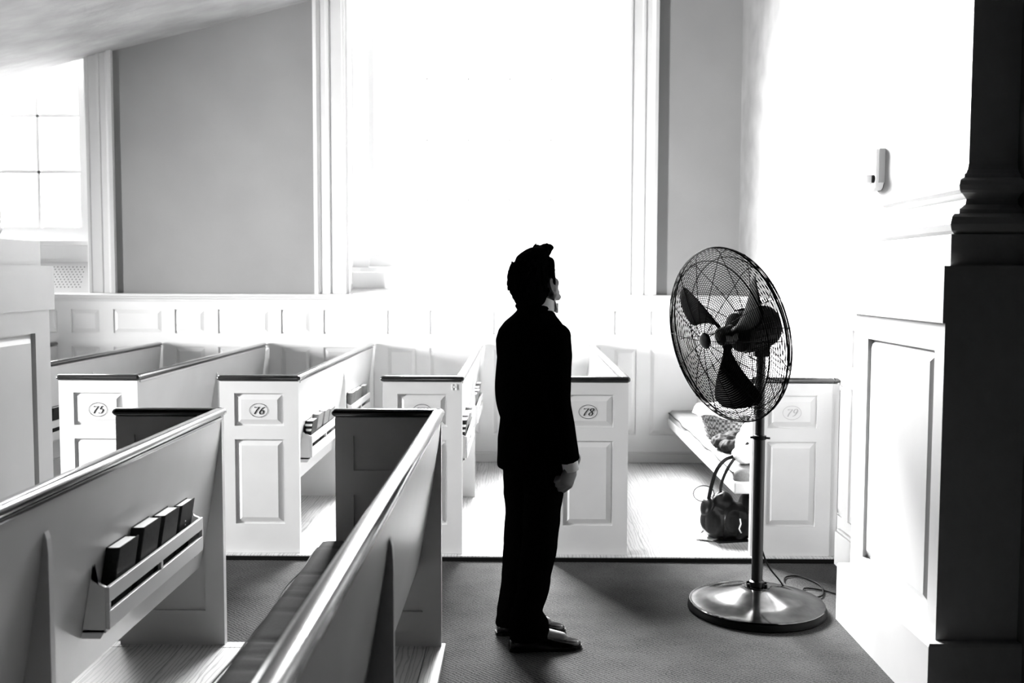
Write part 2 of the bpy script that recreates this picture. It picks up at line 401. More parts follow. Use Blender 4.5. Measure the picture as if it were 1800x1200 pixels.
# ------------------------------------------------------------------ pilasters
PROF = [(.0, -.042), (.272, -.042), (.272, 0), (1.442, 0), (1.442, -.016), (1.648, -.016), (1.648, .021), (1.762, .021), (1.764, .036), (1.775, .022), (1.80, .014), (1.825, .022),
        (1.838, .04), (1.84, .066), (1.856, .068), (1.86, .078), (1.875, .104), (1.895, .110), (1.908, .092), (1.914, .082), (1.916, .074), (1.926, .066), (1.944, .062), (1.96, .067), (1.968, .078), (1.972, .09),
        (1.985, .094), (1.99, .104), (2.005, .113), (2.03, .119), (5.0, .12)]
def pier(name, sgn, xf, yn, yf, xe, ztop, pa, pb, back=0):
    """core with recessed side panel between pa..pb (y) and z .36..1.337"""
    mb = MB()
    def ring(z, s): return [(xf + sgn * s, yn + s, z), (xf + sgn * s, yf - s * 1.4, z), (xe, yf - s * 1.4, z), (xe, yn + s, z)]
    low = [ring(.0, -.042), ring(.262, -.042), ring(.272, -.036), ring(.272, .03)]; mb.loft(low)
    # panelled stage
    T = abs(xe - xf) - .0
    if sgn > 0: paneled(mb, (xf, yn, .272), (0, 1, 0), (0, 0, 1), (-1, 0, 0), yf - yn, 1.17, T, [(pa - yn, .36 - .272, pb - yn, 1.337 - .272)], rd=.022, bev=.035)
    else: paneled(mb, (xf, yn, .272), (0, 1, 0), (0, 0, 1), (1, 0, 0), yf - yn, 1.17, T, [(pa - yn, .36 - .272, pb - yn, 1.337 - .272)], rd=.022, bev=.035)
    up = [ring(min(z, ztop), s) for z, s in PROF[3:]]
    for q, (z, s) in zip(up, PROF[3:]):
        if z > 1.763:
            for i in (1, 2): q[i] = (q[i][0], q[i][1] - back, q[i][2])
    mb.loft(up)
    return struct(name, mb, M['white'])
pier('trim_11', 1, 1.53, 3.607, 4.56, XR - .001, CEIL(1.6) - .05, 3.69, 4.40)
pier('trim_12', -1, -2.24, 3.75, 4.70, -2.95, CEIL(-2.95) - .02, 3.83, 4.56, back=.36)

# ------------------------------------------------------------------ writing: serif numerals from a broad-nib stroke
GL = {
 '7': [[(0.08, .95), (.12, .86), (.3, .9), (.62, .9), (.62, .9)], [(.66, .93), (.45, .6), (.3, .3), (.24, 0)]],
 '5': [[(.62, .95), (.34, .93), (.34, .93)], [(.34, .93), (.22, .55), (.22, .55)], [(.22, .55), (.4, .62), (.58, .5), (.58, .28), (.44, .06), (.22, .02), (.08, .1)]],
 '6': [[(.66, .95), (.42, .82), (.22, .55), (.12, .28), (.2, .05), (.36, .0), (.54, .12), (.58, .34), (.46, .5), (.3, .48), (.16, .36)]],
 '8': [[(.4, .52), (.22, .64), (.22, .84), (.4, .96), (.58, .86), (.58, .68), (.4, .52), (.2, .38), (.12, .18), (.28, .02), (.46, .06), (.56, .24), (.5, .4), (.4, .52)]],
 '9': [[(.08, .03), (.32, .14), (.5, .4), (.6, .7), (.5, .93), (.34, .98), (.18, .86), (.14, .64), (.26, .48), (.42, .5), (.56, .62)]],
}
def smoothpath(pts, n=8):
    if len(pts) < 3: return [Vector((x, y)) for x, y in pts]
    P = [Vector(p) for p in pts]; P = [2 * P[0] - P[1]] + P + [2 * P[-1] - P[-2]]; out = []
    for i in range(1, len(P) - 2):
        for k in range(n):
            t = k / n; a, b, c_, d = P[i - 1], P[i], P[i + 1], P[i + 2]
            out.append(.5 * ((2 * b) + (c_ - a) * t + (2 * a - 5 * b + 4 * c_ - d) * t * t + (3 * b - a - 3 * c_ + d) * t ** 3))
    out.append(P[-2]); return out
def numeral(mb, ch, ox, oz, h, y):
    for st in GL[ch]:
        pts = smoothpath(st); L, Rr = [], []
        for i, q in enumerate(pts):
            t = pts[min(i + 1, len(pts) - 1)] - pts[max(i - 1, 0)]
            if t.length < 1e-6: t = Vector((1, 0))
            t.normalize(); wd = .022 + .062 * abs(t.y) ** 1.5; nn = Vector((-t.y, t.x))
            L.append(q + nn * wd); Rr.append(q - nn * wd)
        vs = [(ox + (q.x + q.y * .22) * h, y, oz + q.y * h) for q in L] + [(ox + (q.x + q.y * .22) * h, y, oz + q.y * h) for q in Rr]
        n = len(L); mb.add(vs, [(i, i + 1, n + i + 1, n + i) for i in range(n - 1)])
def number_sign(par, cx, cz, y, txt, m):
    mb = MB(); N = 40
    def el(a, b): return [Vector((cx + a * math.cos(2 * math.pi * k / N), y, cz + b * math.sin(2 * math.pi * k / N))) for k in range(N)]
    o1, o2 = el(.053, .040), el(.0505, .0375)
    mb.add(o1 + o2, [(k, (k + 1) % N, N + (k + 1) % N, N + k) for k in range(N)])
    numeral(mb, txt[0], cx - .034, cz - .022, .044, y); numeral(mb, txt[1], cx - .002, cz - .022, .044, y)
    return mb.build('number', m, par, fix=False)

# ------------------------------------------------------------------ pews
def railbar(mb, a, b, wdt=.052, z0=1.0125, z1=1.047, axis='y', e=.0):
    """bullnose rail along y (or x) with a bead moulding under it"""
    pr = []
    h = z1 - z0; r = h / 2
    for k in range(9): t = -math.pi / 2 + math.pi * k / 8; pr.append((wdt / 2 - r + r * math.cos(t), z0 + r + r * math.sin(t)))
    for k in range(9): t = math.pi / 2 + math.pi * k / 8; pr.append((-wdt / 2 + r + r * math.cos(t), z0 + r + r * math.sin(t)))
    rings = []
    L = (Vector(b) - Vector(a)); ln = L.length; d = L.normalized()
    for t, s in ((0, .3), (.003, .62), (.009, .88), (.017, 1), (ln - .017, 1), (ln - .009, .88), (ln - .003, .62), (ln, .3)):
        base = Vector(a) + d * t; ring = []
        for (u, z) in pr:
            zz = z0 + r + (z - z0 - r) * s; uu = u * (1 - (1 - s) * .35)
            ring.append((base.x + uu, base.y, zz) if axis == 'y' else (base.x, base.y + uu, zz))
        rings.append(ring)
    mb.loft(rings); return mb
def bead(mb, a, b, axis, half, z=1.0125):
    if axis == 'y': mb.box((a[0] - half, a[1], z - .012), (a[0] + half, b[1], z))
    else: mb.box((a[0], a[1] - half, z - .012), (b[0], a[1] + half, z))
TILT = .10
def pew(xw, yp, ye, near, num=None, raised=True, rack=(), supports=(), label='', seat_end=.15, numcol=None, hinge=False, width=.447, back=True):
    """xw: right face of the back at the top; yp: aisle-end panel face; ye: far end"""
    root = empty('pew', (xw - width / 2, (yp + ye) / 2, .03))
    tag(root, label, 'pew', 'white box pews with dark rails')
    s = -1 if near else 1                     # direction from the end panel into the pew
    z0 = .031; zt = 1.0125; xl = xw - width
    mb = MB()
    fy = yp if not near else yp - .035        # camera side face of the end panel
    recs = [(.083, .76 - z0, width - .085, .945 - z0), (.083, .20 - z0, width - .085, .683 - z0)]
    if near: recs = [(.077, .786 - z0, width - .08, .934 - z0), (.077, .18 - z0, width - .08, .681 - z0)]
    paneled(mb, (xl, fy, z0), (1, 0, 0), (0, 0, 1), (0, -1, 0), width, zt - z0, .035, recs, rd=.01, bev=.028, raised=not near)
    pan = mb.build('end_panel', M['pewwhite'], root)
    if num: number_sign(pan, xl + .221 if num != '79' else 1.522, .848, fy - (.0005 if near else -.0005) * 1 - .0008, num, numcol or M['ink'])
    if hinge:
        h = MB()
        for dx in (-.011, .011): h.box((xw - .045 + dx - .004, fy - .0025, .968), (xw - .045 + dx + .004, fy, 1.002))
        h.box((xw - .056, fy - .0025, .981), (xw - .034, fy, .989)); h.build('hinge', M['plastic'], pan)
    # end rail and back rail
    e = MB(); py = fy + .0175; railbar(e, (xl - .014, py, 0), (xw + .012, py, 0), axis='x'); e.build('end_rail', M['wood'], root, smooth=True, autosm=50)
    ya, yb = (fy + .0 if not near else fy + .045), ye
    if back:
        b = MB(); railbar(b, (xw - .0135, ya if near else fy + .01, 0), (xw - .0135, yb, 0), axis='y'); b.build('back_rail', M['wood'], root, smooth=True, autosm=50)
        b = MB(); bead(b, (xw - .0135, fy + (.036 if not near else -.001), 0), (0, ye, 0), 'y', .019); b.build('moulding', M['wood'] if near else M['pewwhite'], root, bevel=.003)
    y1, y2 = sorted((fy + (.0355 if not near else -.0005), ye))
    if not back: 
        MB().box((xw - .507, 5.73, .35), (1.788, ye, .42)).build('seat', M['pewwhite'], root, bevel=.008)
        return root
    # leaning back board with a gentle curve
    prof = []
    for k in range(9):
        t = k / 8; z = 1.0 - t * .63; x = xw - TILT * (t ** 1.25)
        prof.append((x, z))
    poly = [(x, y1, z) for x, z in prof] + [(x - .024, y1, z) for x, z in reversed(prof)]
    b = MB().extrude(poly, (0, y2 - y1, 0)); b.build('backrest', M['pewwhite'], root, smooth=True, autosm=40)
    # seat
    ys = (fy - seat_end, ye) if near else (fy + seat_end, ye)
    mb = MB().box((xw - .507, min(ys), .35), (xw - TILT - .028, max(ys), .42)); mb.build('seat', M['pewwhite'], root, bevel=.008)
    for y in supports:
        mb = MB(); st = []
        # brace: vertical outer edge with a rounded shoulder near the rail, down to the floor and under the seat
        out = [(xw - .4, .032), (xw + .003, .032), (xw + .003, .84), (xw + .0, .88), (xw - .008, .905)] + [(x - .001, z) for x, z in prof[1:]] 
        out2 = out + [(xw - .4, .349)] if True else out
        # keep the part under the seat slim
        out2 = [(xw - .42, .032), (xw + .003, .032), (xw + .003, .86), (xw + .0, .9), (xw - .006, .92)] + [(x - .012, z) for x, z in prof[2:]] + [(xw - .42, .349)]
        mb.extrude([(x, y, z) for x, z in out2], (0, .024, 0)); mb.build('support', M['pewwhite'], root)
    for (ra, rb) in rack:
        rk = MB(); xf = xw + .016; wx = lambda z: xw - TILT * (max(0, (1 - z) / .63) ** 1.25)
        rk.box((xf - .012, ra, .613), (xf, rb, .66)).box((xf - .012, ra, .53), (xf, rb, .586)).box((xf - .012, (ra + rb) / 2 - .01, .586), (xf, (ra + rb) / 2 + .01, .613))
        for yy in (ra, rb - .012): rk.box((xf - .012, yy, .586), (xf, yy + .012, .613))
        rk.extrude([(wx(.52), ra, .518), (xf - .012, ra, .518), (xf - .012, ra, .53), (wx(.53), ra, .53)], (0, rb - ra, 0))
        for yy in (ra, rb - .014):
            rk.extrude([(wx(.5) + .001, yy, .5), (xf - .03, yy, .5), (xf - .012, yy, .53), (xf - .012, yy, .66), (xf - .03, yy, .668), (xf - .06, yy, .69), (wx(.71) + .001, yy, .71)], (0, .014, 0))
        rk.build('book_rack', M['pewwhite'], root, bevel=.002)
    return root
WNEAR = .447
P1 = pew(-1.262, 4.185, -.5, True, rack=[(2.95, 3.84)], supports=(2.6,), label='dark-railed white pew nearest left, with black books in its rack', seat_end=.03)
P2 = pew(-.336, 4.185, -.5, True, supports=(2.56,), label='nearest centre pew with long glossy rail and dark cushion on its seat', seat_end=.03)
FAR = 8.395
pew(-3.94, 5.572, FAR, False, label='far-left pew mostly hidden behind the left pier, dark rail end at the back wall', supports=(7.05,))
pew(-3.055, 5.572, FAR, False, rack=[(5.9, 6.75)], supports=(7.05,), label='white pew just left of number 75, its rack beside the left pier')
pew(-2.167, 5.572, FAR, False, '75', supports=(7.05,), label='white pew with the number 75 in an oval, between the left pier and pew 76')
pew(-1.256, 5.572, FAR, False, '76', rack=[(5.85, 6.72), (7.25, 8.12)], supports=(7.05,), label='white pew numbered 76, two book racks on its back')
pew(-.333, 5.572, FAR, False, '77', rack=[(5.85, 6.72), (7.25, 8.12)], supports=(7.05,), hinge=True, label='white pew with small hinge on its end panel, just left of the standing man')
pew(.603, 5.572, FAR, False, '78', supports=(7.05,), label='white pew with the number 78 in an oval, behind the standing man')
M['inkpale'] = mat('faded_ink', .3, .6)
P79 = pew(1.747, 5.572, FAR, False, '79', label='white pew with the number 79 in an oval, behind the fan pole', numcol=M['inkpale'], back=False)
b = MB().box((1.7475, 5.575, .031), (1.7885, 5.61, 1.0125)); b.build('post', M['pewwhite'], P79, bevel=.002)
b = MB(); railbar(b, (1.742, 5.5925, 0), (1.7885, 5.5925, 0), axis='x'); b.build('post_cap', M['wood'], P79, smooth=True)

# ------------------------------------------------------------------ pew cushions
def cushion(name, x0, x1, y0, y1, z0, h, m, label, seed=1, folds=26):
    rn = random.Random(seed); nx, ny = 16, max(60, int((y1 - y0) * 60)); mb = MB()
    fl = [(rn.uniform(y0, y1), rn.uniform(.006, .02), rn.uniform(.003, .012), rn.uniform(-.25, .25), rn.uniform(.2, .9), rn.uniform(.2, .5)) for _ in range(folds)]
    rc = .03
    top, bot = [], []
    for j in range(ny + 1):
        y = y0 + (y1 - y0) * j / ny; rt, rb = [], []
        ed = min(y - y0, y1 - y)
        ex = (rc - math.sqrt(max(0, rc * rc - (rc - min(ed, rc)) ** 2)))
        for i in range(nx + 1):
            u = i / nx; x = x0 + ex + (x1 - x0 - 2 * ex) * u
            e = min(u, 1 - u) * (x1 - x0); q = min(1, e / .035); q2 = min(1, ed / .035)
            zz = z0 + h * (.55 + .45 * math.sqrt(1 - (1 - q) ** 2)) * (.75 + .25 * math.sqrt(1 - (1 - q2) ** 2))
            for (fy, fw, fa, sl, c0, cw_) in fl:
                dy = (y - fy - sl * (x - x0)) / fw
                if abs(dy) < 3: zz -= fa * math.exp(-dy * dy) * math.exp(-((u - c0) / cw_) ** 2) * q
            zz += .004 * math.sin(y * 9 + x * 4) * q + .002 * noise.noise(Vector((x * 9, y * 9, 0)))
            rt.append((x, y, zz)); rb.append((x, y, z0))
        # ring: top left->right, bottom right->left
        top.append(rt + [(rt[-1][0], y, z0), (rt[0][0], y, z0)])
    mb.loft(top)
    root = mb.build(name, m, origin=((x0 + x1) / 2, (y0 + y1) / 2, z0), smooth=True, autosm=60)
    tag(root, label, 'cushion')
    e = rc; pth = [(x0 - .001 + .0, y0 + e, z0 + h * .62)] + [(x0 - .001 + .008 * math.sin(y * 11) * math.sin(y * 3.1), y, z0 + h * .62) for y in [y0 + e + (y1 - y0 - 2 * e) * k / 120 for k in range(121)]] + [(x0 + e, y1, z0 + h * .6), (x1 - e, y1, z0 + h * .6)]
    MB().tube(pth, .0035, 6).build('piping', M['ink'], root, smooth=True)
    return root
cushion('pew_cushion', -.853, -.475, -.4, 4.135, .4205, .073, M['cushion'], 'long black wrinkled seat cushion in the nearest centre pew', 3, 70)
M['cushion_lit'] = add_noise(mat('cushion_fabric_lit', .15, .85), 120, .13, .17)  # window overexposure put into a lighter copy of the cushion colour
cushion('pew_cushion', 1.245, 1.60, 5.75, 8.37, .4205, .075, M['cushion_lit'], 'seat cushion in the pew numbered 79, under the basket and bags', 5, 16)

# ------------------------------------------------------------------ books
def book(loc, wy, th, h, lean, label, group, cov, stripes=False):
    """stands in a rack, covers facing +x, spine towards -y"""
    lean = .16; root = empty('hymn_book', loc); tag(root, label, 'book', group)
    x, y, z = loc; mb = MB(); T = lambda X, Y, Z: (x + X + (Z) * lean, y + Y, z + Z)
    c = .003
    def bx(m, X0, Y0, Z0, X1, Y1, Z1): m.loft([[T(X0, Y0, Z0), T(X1, Y0, Z0), T(X1, Y1, Z0), T(X0, Y1, Z0)], [T(X0, Y0, Z1), T(X1, Y0, Z1), T(X1, Y1, Z1), T(X0, Y1, Z1)]])
    bx(mb, 0, .004, 0, c, wy, h); bx(mb, th - c, .004, 0, th, wy, h)
    sp = [(0, .004), (c, .004)]; N = 7
    o = [(th / 2 - th / 2 * math.cos(math.pi * k / N), .004 - .009 * math.sin(math.pi * k / N)) for k in range(N + 1)]
    i = [(th / 2 + (th / 2 - c) * math.cos(math.pi * k / N), .006 - .006 * math.sin(math.pi * k / N)) for k in range(N + 1)]
    ring = o + i; mb.loft([[T(a, b, 0) for a, b in ring], [T(a, b, h) for a, b in ring]]); mb.build('cover', cov, root)
    pg = MB(); bx(pg, c, .004, .004, th - c, wy - .005, h - .004); pg.build('pages', M['paper'], root)
    if stripes:
        for zz in (.03, .07, .15, .18):
            st = MB()
            o2 = [(th / 2 - (th / 2 + .0006) * math.cos(math.pi * k / N), .004 - .0096 * math.sin(math.pi * k / N)) for k in range(1, N)]
            st.loft([[T(a, b, zz) for a, b in o2], [T(a, b, zz + .014) for a, b in o2]], caps=False, closed=False)
            st.build('spine_label', M['paper'], root, fix=False)
    return root
xr = -1.262 + .016 - .012
labs = ['black book nearest the left end of the near pew rack', 'black thick book second from the left in the near pew rack', 'black book with white page tops, third from the left in the near rack', 'rightmost slim black book in the near pew rack, with pale emblem']
for i, (y, th, h, wy) in enumerate(((3.04, .045, .226, .155), (3.235, .046, .24, .155), (3.43, .046, .232, .15), (3.655, .032, .215, .14))):
    bk = book((-1.262 - .0665, y, .5315), wy, th, h, -.06, labs[i], None, M['cover'])
    if i == 3:
        mb = MB()
        for (a, bb) in ((.05, .10), (.062, .125), (.07, .105), (.058, .14)):
            t0 = Vector((-1.262 - .0665 + th + .0008 + .16 * bb, y + a, .5315 + bb)); mb.add([t0, t0 + Vector((0, .012, 0)), t0 + Vector((0, .010, .009)), t0 + Vector((0, .002, .008))], [(0, 1, 2, 3)])
        mb.build('emblem', M['greyplastic'], bk, fix=False)
for (xw, nm) in ((-3.055, 'number 74 rack'), (-1.256, 'pew 76 rack'), (-.333, 'pew 77 rack')):
    for gi, (ra, rb) in enumerate(((5.87, 6.7), (7.27, 8.1)) if xw > -3 else ((5.92, 6.73),)):
        y = ra + (.02 if xw > -3 else .1)
        rn = random.Random(int(xw * 100) + gi)
        for k in range(4):
            th = rn.uniform(.036, .048); h = rn.uniform(.205, .23)
            where = {-3.055: 'in the rack left of pew 75, beside the left pier', -1.256: 'between the two pews left of the man', -.333: 'right behind the man, beside his back'}[xw]
            side = '' if xw < -3 else (' rear rack' if gi else ' front rack')
            book((xw - .0665, y, .5315), .15, th, h, -.05, ['nearest', 'second', 'third', 'farthest'][k] + ' of four books in the' * (xw > -3) + side + (' book' if xw < -3 else '') + ' ' + where, 'hymn books in the far racks', M['cover'] if (k == 0 and gi == 0) or xw < -3 else M['covergrey'], k == 0 and gi == 0)
            y += rn.uniform(.175, .21)

# ------------------------------------------------------------------ pedestal fan
FX, FY = 1.144, 4.745
fan = empty('pedestal_fan', (FX, FY, 0)); tag(fan, 'large black pedestal fan on a round steel base, beside the man', 'fan')
mb = MB(); T = Matrix.Translation((FX, FY, 0))
mb.lathe([(.31, .002), (.325, .002), (.329, .006), (.326, .03), (.321, .034)], 96, T); mb.build('base_rim', M['black'], fan, smooth=True, autosm=50)
mb = MB().lathe([(.318, .03), (.323, .038), (.321, .043), (.314, .043), (.308, .041), (.20, .074), (.085, .108), (.07, .113), (.03, .115)], 96, T)
bs = mb.build('base', M['steel'], fan, smooth=True, autosm=50)
mb = MB().lathe([(.062, .111), (.062, .118), (.028, .119)], 48, T); mb.build('flange', M['steel'], fan, smooth=True, autosm=50)
for a in (20, 140, 200, 320):
    mb = MB().lathe([(.0, .133), (.006, .132), (.008, .127), (.008, .117)], 10, Matrix.Translation((FX + .047 * math.cos(R(a)), FY + .047 * math.sin(R(a)), 0))); mb.build('bolt', M['black'], fan, smooth=True, autosm=40)
mb = MB().lathe([(.036, .118), (.036, .14), (.0275, .145), (.0265, .15), (.0265, .835)], 32, T); mb.build('pole', M['pole'], fan, smooth=True, autosm=40)
mb = MB().lathe([(.0265, .83), (.031, .832), (.031, .85), (.022, .853)], 32, T); mb.box((FX - .048, FY - .02, .838), (FX - .026, FY - .008, .848)); mb.build('collar', M['black'], fan, smooth=True, autosm=40)
MB().tube([(FX + .02, FY - .015, .841), (FX + .042, FY - .03, .841)], .005, 8).build('clamp_screw', M['pole'], fan, smooth=True)
mb = MB().lathe([(.0215, .85), (.0215, 1.30), (.0, 1.30)], 32, T); mb.build('extension_tube', M['pole'], fan, smooth=True, autosm=40)
nax = Vector((-.883, -.428, -.179)).normalized()
e2 = (Vector((0, 0, 1)) - nax * nax.z).normalized(); e1 = nax.cross(e2).normalized()
if e1.x < 0: e1 = -e1
FC = Vector((.963, 4.665, 1.335))
def fp(r, a, L): return FC + (e1 * math.cos(a) + e2 * math.sin(a)) * r + nax * L
FT = Matrix((( e1.x, e2.x, nax.x, FC.x), (e1.y, e2.y, nax.y, FC.y), (e1.z, e2.z, nax.z, FC.z), (0, 0, 0, 1)))
def prof_front(r):
    if r < .36: return .130 - .072 * (max(0, r - .04) / .32) ** 1.4
    t = (r - .36) / .055; return .058 * math.sqrt(max(0, 1 - t * t))
def prof_back(r): 
    if r < .36: return -.115 + .06 * ((r - .09) / .27) ** 1.6
    t = (r - .36) / .055; return -.055 * math.sqrt(max(0, 1 - t * t))
def ring(mb, r, L, wr, n=84, k=5): mb.tube([fp(r, 2 * math.pi * i / n, L) for i in range(n)], wr, k, closed=True)
rs = [.047 + i * .0098 for i in range(33)] + [.366, .375, .384, .392, .399, .405, .410, .4135]
for nm, pf, r0, off in (('front_grille', prof_front, 0, 0), ('back_grille', prof_back, .095, .11)):
    mb = MB()
    for rr in rs:
        if rr >= r0: ring(mb, rr, pf(rr), .0015, 84, 4)
    ring(mb, .36, pf(.36) + (-.001), .0026)
    for k in range(14 if pf is prof_front else 12):
        a = 2 * math.pi * k / (14 if pf is prof_front else 12) + off
        sg = .002 if pf is prof_front else -.002
        pth = [fp(q, a + .0, pf(q) + sg) for q in [max(r0, .035) + (.36 - max(r0, .035)) * j / 8 for j in range(9)] + [.375, .392, .405, .413]]
        mb.tube(pth, .0019, 5)
    mb.build(nm, M['wire'], fan, smooth=True)
mb = MB(); ring(mb, .4155, 0, .0042, 96, 8); mb.build('outer_ring', M['wire'], fan, smooth=True)
mb = MB().lathe([(0, .142), (.02, .141), (.034, .136), (.04, .129), (.04, .126)], 32, FT); mb.build('hub_badge', M['pole'], fan, smooth=True)
mb = MB().lathe([(0, .05), (.03, .048), (.042, .04), (.045, -.03), (.02, -.05)], 32, FT); mb.build('blade_hub', M['pole'], fan, smooth=True, autosm=40)
M['blade'] = mat('dark_blade', .004, .6, spec=.01)
for a0 in (140, 20, -100):
    th0 = R(a0); g = []; nr, na = 14, 12
    for i in range(nr + 1):
        t = i / nr; rr = .035 + t * .315
        hw = .16 + .22 * math.sin(math.pi * min(1, t * 1.15) * .5) ** 1.2 * (1 if t < .85 else math.sqrt(max(0, 1 - ((t - .85) / .15) ** 2)) * .5 + .5)
        if t < .12: hw = .45 - t * 1.5
        row = []
        for j in range(na + 1):
            u = j / na * 2 - 1; aa = th0 + u * hw + .28 * t
            row.append(fp(rr, aa, -u * hw * rr * math.tan(R(30 - 10 * t)) + .012 * (1 - u * u)))
        g.append(row)
    mb = MB(); w1 = na + 1; vs = [q for row in g for q in row]
    mb.add(vs, [(i * w1 + j, i * w1 + j + 1, (i + 1) * w1 + j + 1, (i + 1) * w1 + j) for i in range(nr) for j in range(na)])
    o = mb.build('blade', M['blade'], fan, smooth=True, fix=False); md = o.modifiers.new('t', 'SOLIDIFY'); md.thickness = .002
mb = MB().lathe([(0, -.045), (.07, -.05), (.094, -.062), (.10, -.08), (.10, -.22), (.092, -.25), (.065, -.27), (0, -.275)], 40, FT)
for k in range(20):
    a = 2 * math.pi * k / 20; mb.extrude([fp(.098, a - .03, -.085), fp(.098, a + .03, -.085), fp(.106, a + .02, -.085), fp(.106, a - .02, -.085)], nax * -.13)
mb.build('motor', M['black'], fan, smooth=True, autosm=35)
mc = FC + nax * -.15
mb = MB(); mb.box((FX - .035, FY - .03, 1.23), (FX + .035, FY + .03, 1.31))
mb.tube([(FX, FY, 1.29), mc + Vector((0, 0, -.09)), mc], .022, 12); mb.build('yoke', M['black'], fan, bevel=.006, smooth=True, autosm=40)
mb = MB().tube([mc + Vector((.0, 0, -.085)), mc + Vector((-.02, -.02, -.13)), mc + Vector((.03, -.02, -.155)), (FX - .02, FY - .03, 1.19), (FX - .028, FY - .02, 1.1), (FX - .026, FY, .95)], .0035, 6); mb.build('motor_cable', M['black'], fan, smooth=True)
mb = MB().tube([mc + nax * -.10 + Vector((0, 0, .0)), mc + nax * -.13 + Vector((.03, 0, -.05)), mc + nax * -.09 + Vector((.0, 0, -.10))], .009, 8); mb.build('handle', M['black'], fan, smooth=True)
def P3(u, v, z):
    r_ = Vector((right.x * (u - 900) / F_PX + down.x * (v - 600) / F_PX + fwd.x, right.y * (u - 900) / F_PX + down.y * (v - 600) / F_PX + fwd.y, right.z * (u - 900) / F_PX + down.z * (v - 600) / F_PX + fwd.z))
    return Vector((0, 0, 1.6)) + r_ * ((z - 1.6) / r_.z)
def crv(pts, n=8):
    P = [Vector(p) for p in pts]; P = [2 * P[0] - P[1]] + P + [2 * P[-1] - P[-2]]; out = []
    for i in range(1, len(P) - 2):
        for k in range(n):
            t = k / n; a, b, c_, d = P[i - 1], P[i], P[i + 1], P[i + 2]
            out.append(.5 * ((2 * b) + (c_ - a) * t + (2 * a - 5 * b + 4 * c_ - d) * t * t + (3 * b - a - 3 * c_ + d) * t ** 3))
    out.append(P[-2]); return out
cord = [(FX + .022, FY + .02, .30), (1.21, 4.80, .20), (1.30, 4.93, .09), (1.36, 4.95, .012), (1.44, 4.86, .006), (1.474, 4.74, .006), (1.482, 4.86, .007), (1.462, 4.96, .007), (1.40, 5.02, .009), (1.38, 5.12, .007), (1.42, 5.25, .007), (1.50, 5.26, .007),
        (1.56, 5.12, .007), (1.53, 4.96, .007), (1.47, 4.90, .012), (1.44, 4.98, .007), (1.47, 5.06, .007), (1.56, 5.02, .007), (1.64, 4.92, .007), (1.70, 4.86, .007)]
MB().tube(crv(cord, 8), .0045, 8).build('power_cord', M['black'], fan, smooth=True)

# ------------------------------------------------------------------ the person
AL = R(35); OX, OY = .062, 4.29
Fv = Vector((math.cos(AL), math.sin(AL), 0)); Lv = Vector((-math.sin(AL), math.cos(AL), 0)); Zv = Vector((0, 0, 1))
def bp(f, l, z): return Vector((OX, OY, 0)) + Fv * f + Lv * l + Zv * z
BR = Matrix((Fv, Lv, Zv)).transposed()
man = empty('person', (OX - .05, OY, 0)); tag(man, 'person in a black suit standing by the fan, head tipped back, looking up', 'person')
AH = R(50); PH = R(30)
hf = Vector((math.cos(AH), math.sin(AH), 0)); HF = hf * math.cos(PH) + Zv * math.sin(PH); HU = Zv * math.cos(PH) - hf * math.sin(PH); HL = HU.cross(HF)
HC = Vector((.062, 4.295, 1.572)); HS = 1.05
def hp(x, y, z): return HC + (HF * x + HL * y + HU * z) * HS
HR = Matrix((HF, HL, HU)).transposed()
def ell(n, c, a, b, ex=2.0, N=28, T=None):
    """superellipse ring, a along body-forward, b along body-left"""
    out = []
    for k in range(N):
        t = 2 * math.pi * k / N; ca, sa = math.cos(t), math.sin(t)
        out.append(c + Fv * a * math.copysign(abs(ca) ** (2 / ex), ca) + Lv * b * math.copysign(abs(sa) ** (2 / ex), sa))
    return out
# body: one continuous surface
B = MB()
B.ellipsoid(hp(-.008, 0, .032), (.098 * HS, .076 * HS, .092 * HS), HR, 28, 18)
B.ellipsoid(hp(.03, 0, -.03), (.066 * HS, .066 * HS, .075 * HS), HR, 24, 14)
B.ellipsoid(hp(.052, 0, -.078), (.042 * HS, .05 * HS, .036 * HS), HR, 20, 12)
B.ellipsoid(hp(.076, 0, -.096), (.016 * HS, .024 * HS, .016 * HS), HR)
B.capsule([hp(.088, 0, .01), hp(.112, 0, -.028)], [.008, .0125], HR)
for sd in (-1, 1):
    B.ellipsoid(hp(.104, sd * .012, -.034), (.010, .009, .007), HR)
    B.ellipsoid(hp(.058, sd * .042, -.028), (.026, .022, .024), HR)
    B.ellipsoid(hp(.076, sd * .033, .022), (.016, .026, .008), HR)
    B.ellipsoid(hp(.078, sd * .031, .004), (.013, .014, .011), HR)
    B.capsule([hp(.008, sd * .062, -.055), hp(.045, sd * .048, -.085), hp(.076, sd * .014, -.097)], [.018, .017, .015], HR)
    # ear
    EM = HR @ Matrix.Rotation(R(-12 * 1), 3, 'Y') @ Matrix.Rotation(R(18 * sd), 3, 'Z')
    B.tube([hp(-.004 + .019 * math.cos(t), sd * (.087 - .006 * math.cos(t)), -.004 + .031 * math.sin(t)) for t in [2 * math.pi * k / 16 for k in range(16)]], .0055, 8, closed=True)
    B.ellipsoid(hp(-.004, sd * .080, -.006), (.016, .007, .028), HR)
    B.ellipsoid(hp(-.002, sd * .079, -.036), (.009, .006, .010), HR)
B.ellipsoid(hp(.094, 0, -.060), (.010, .022, .007), HR); B.ellipsoid(hp(.091, 0, -.071), (.010, .019, .007), HR)
B.capsule([hp(-.022, 0, -.05), bp(.015, 0, 1.50), bp(-.005, 0, 1.43)], [.058, .056, .062])
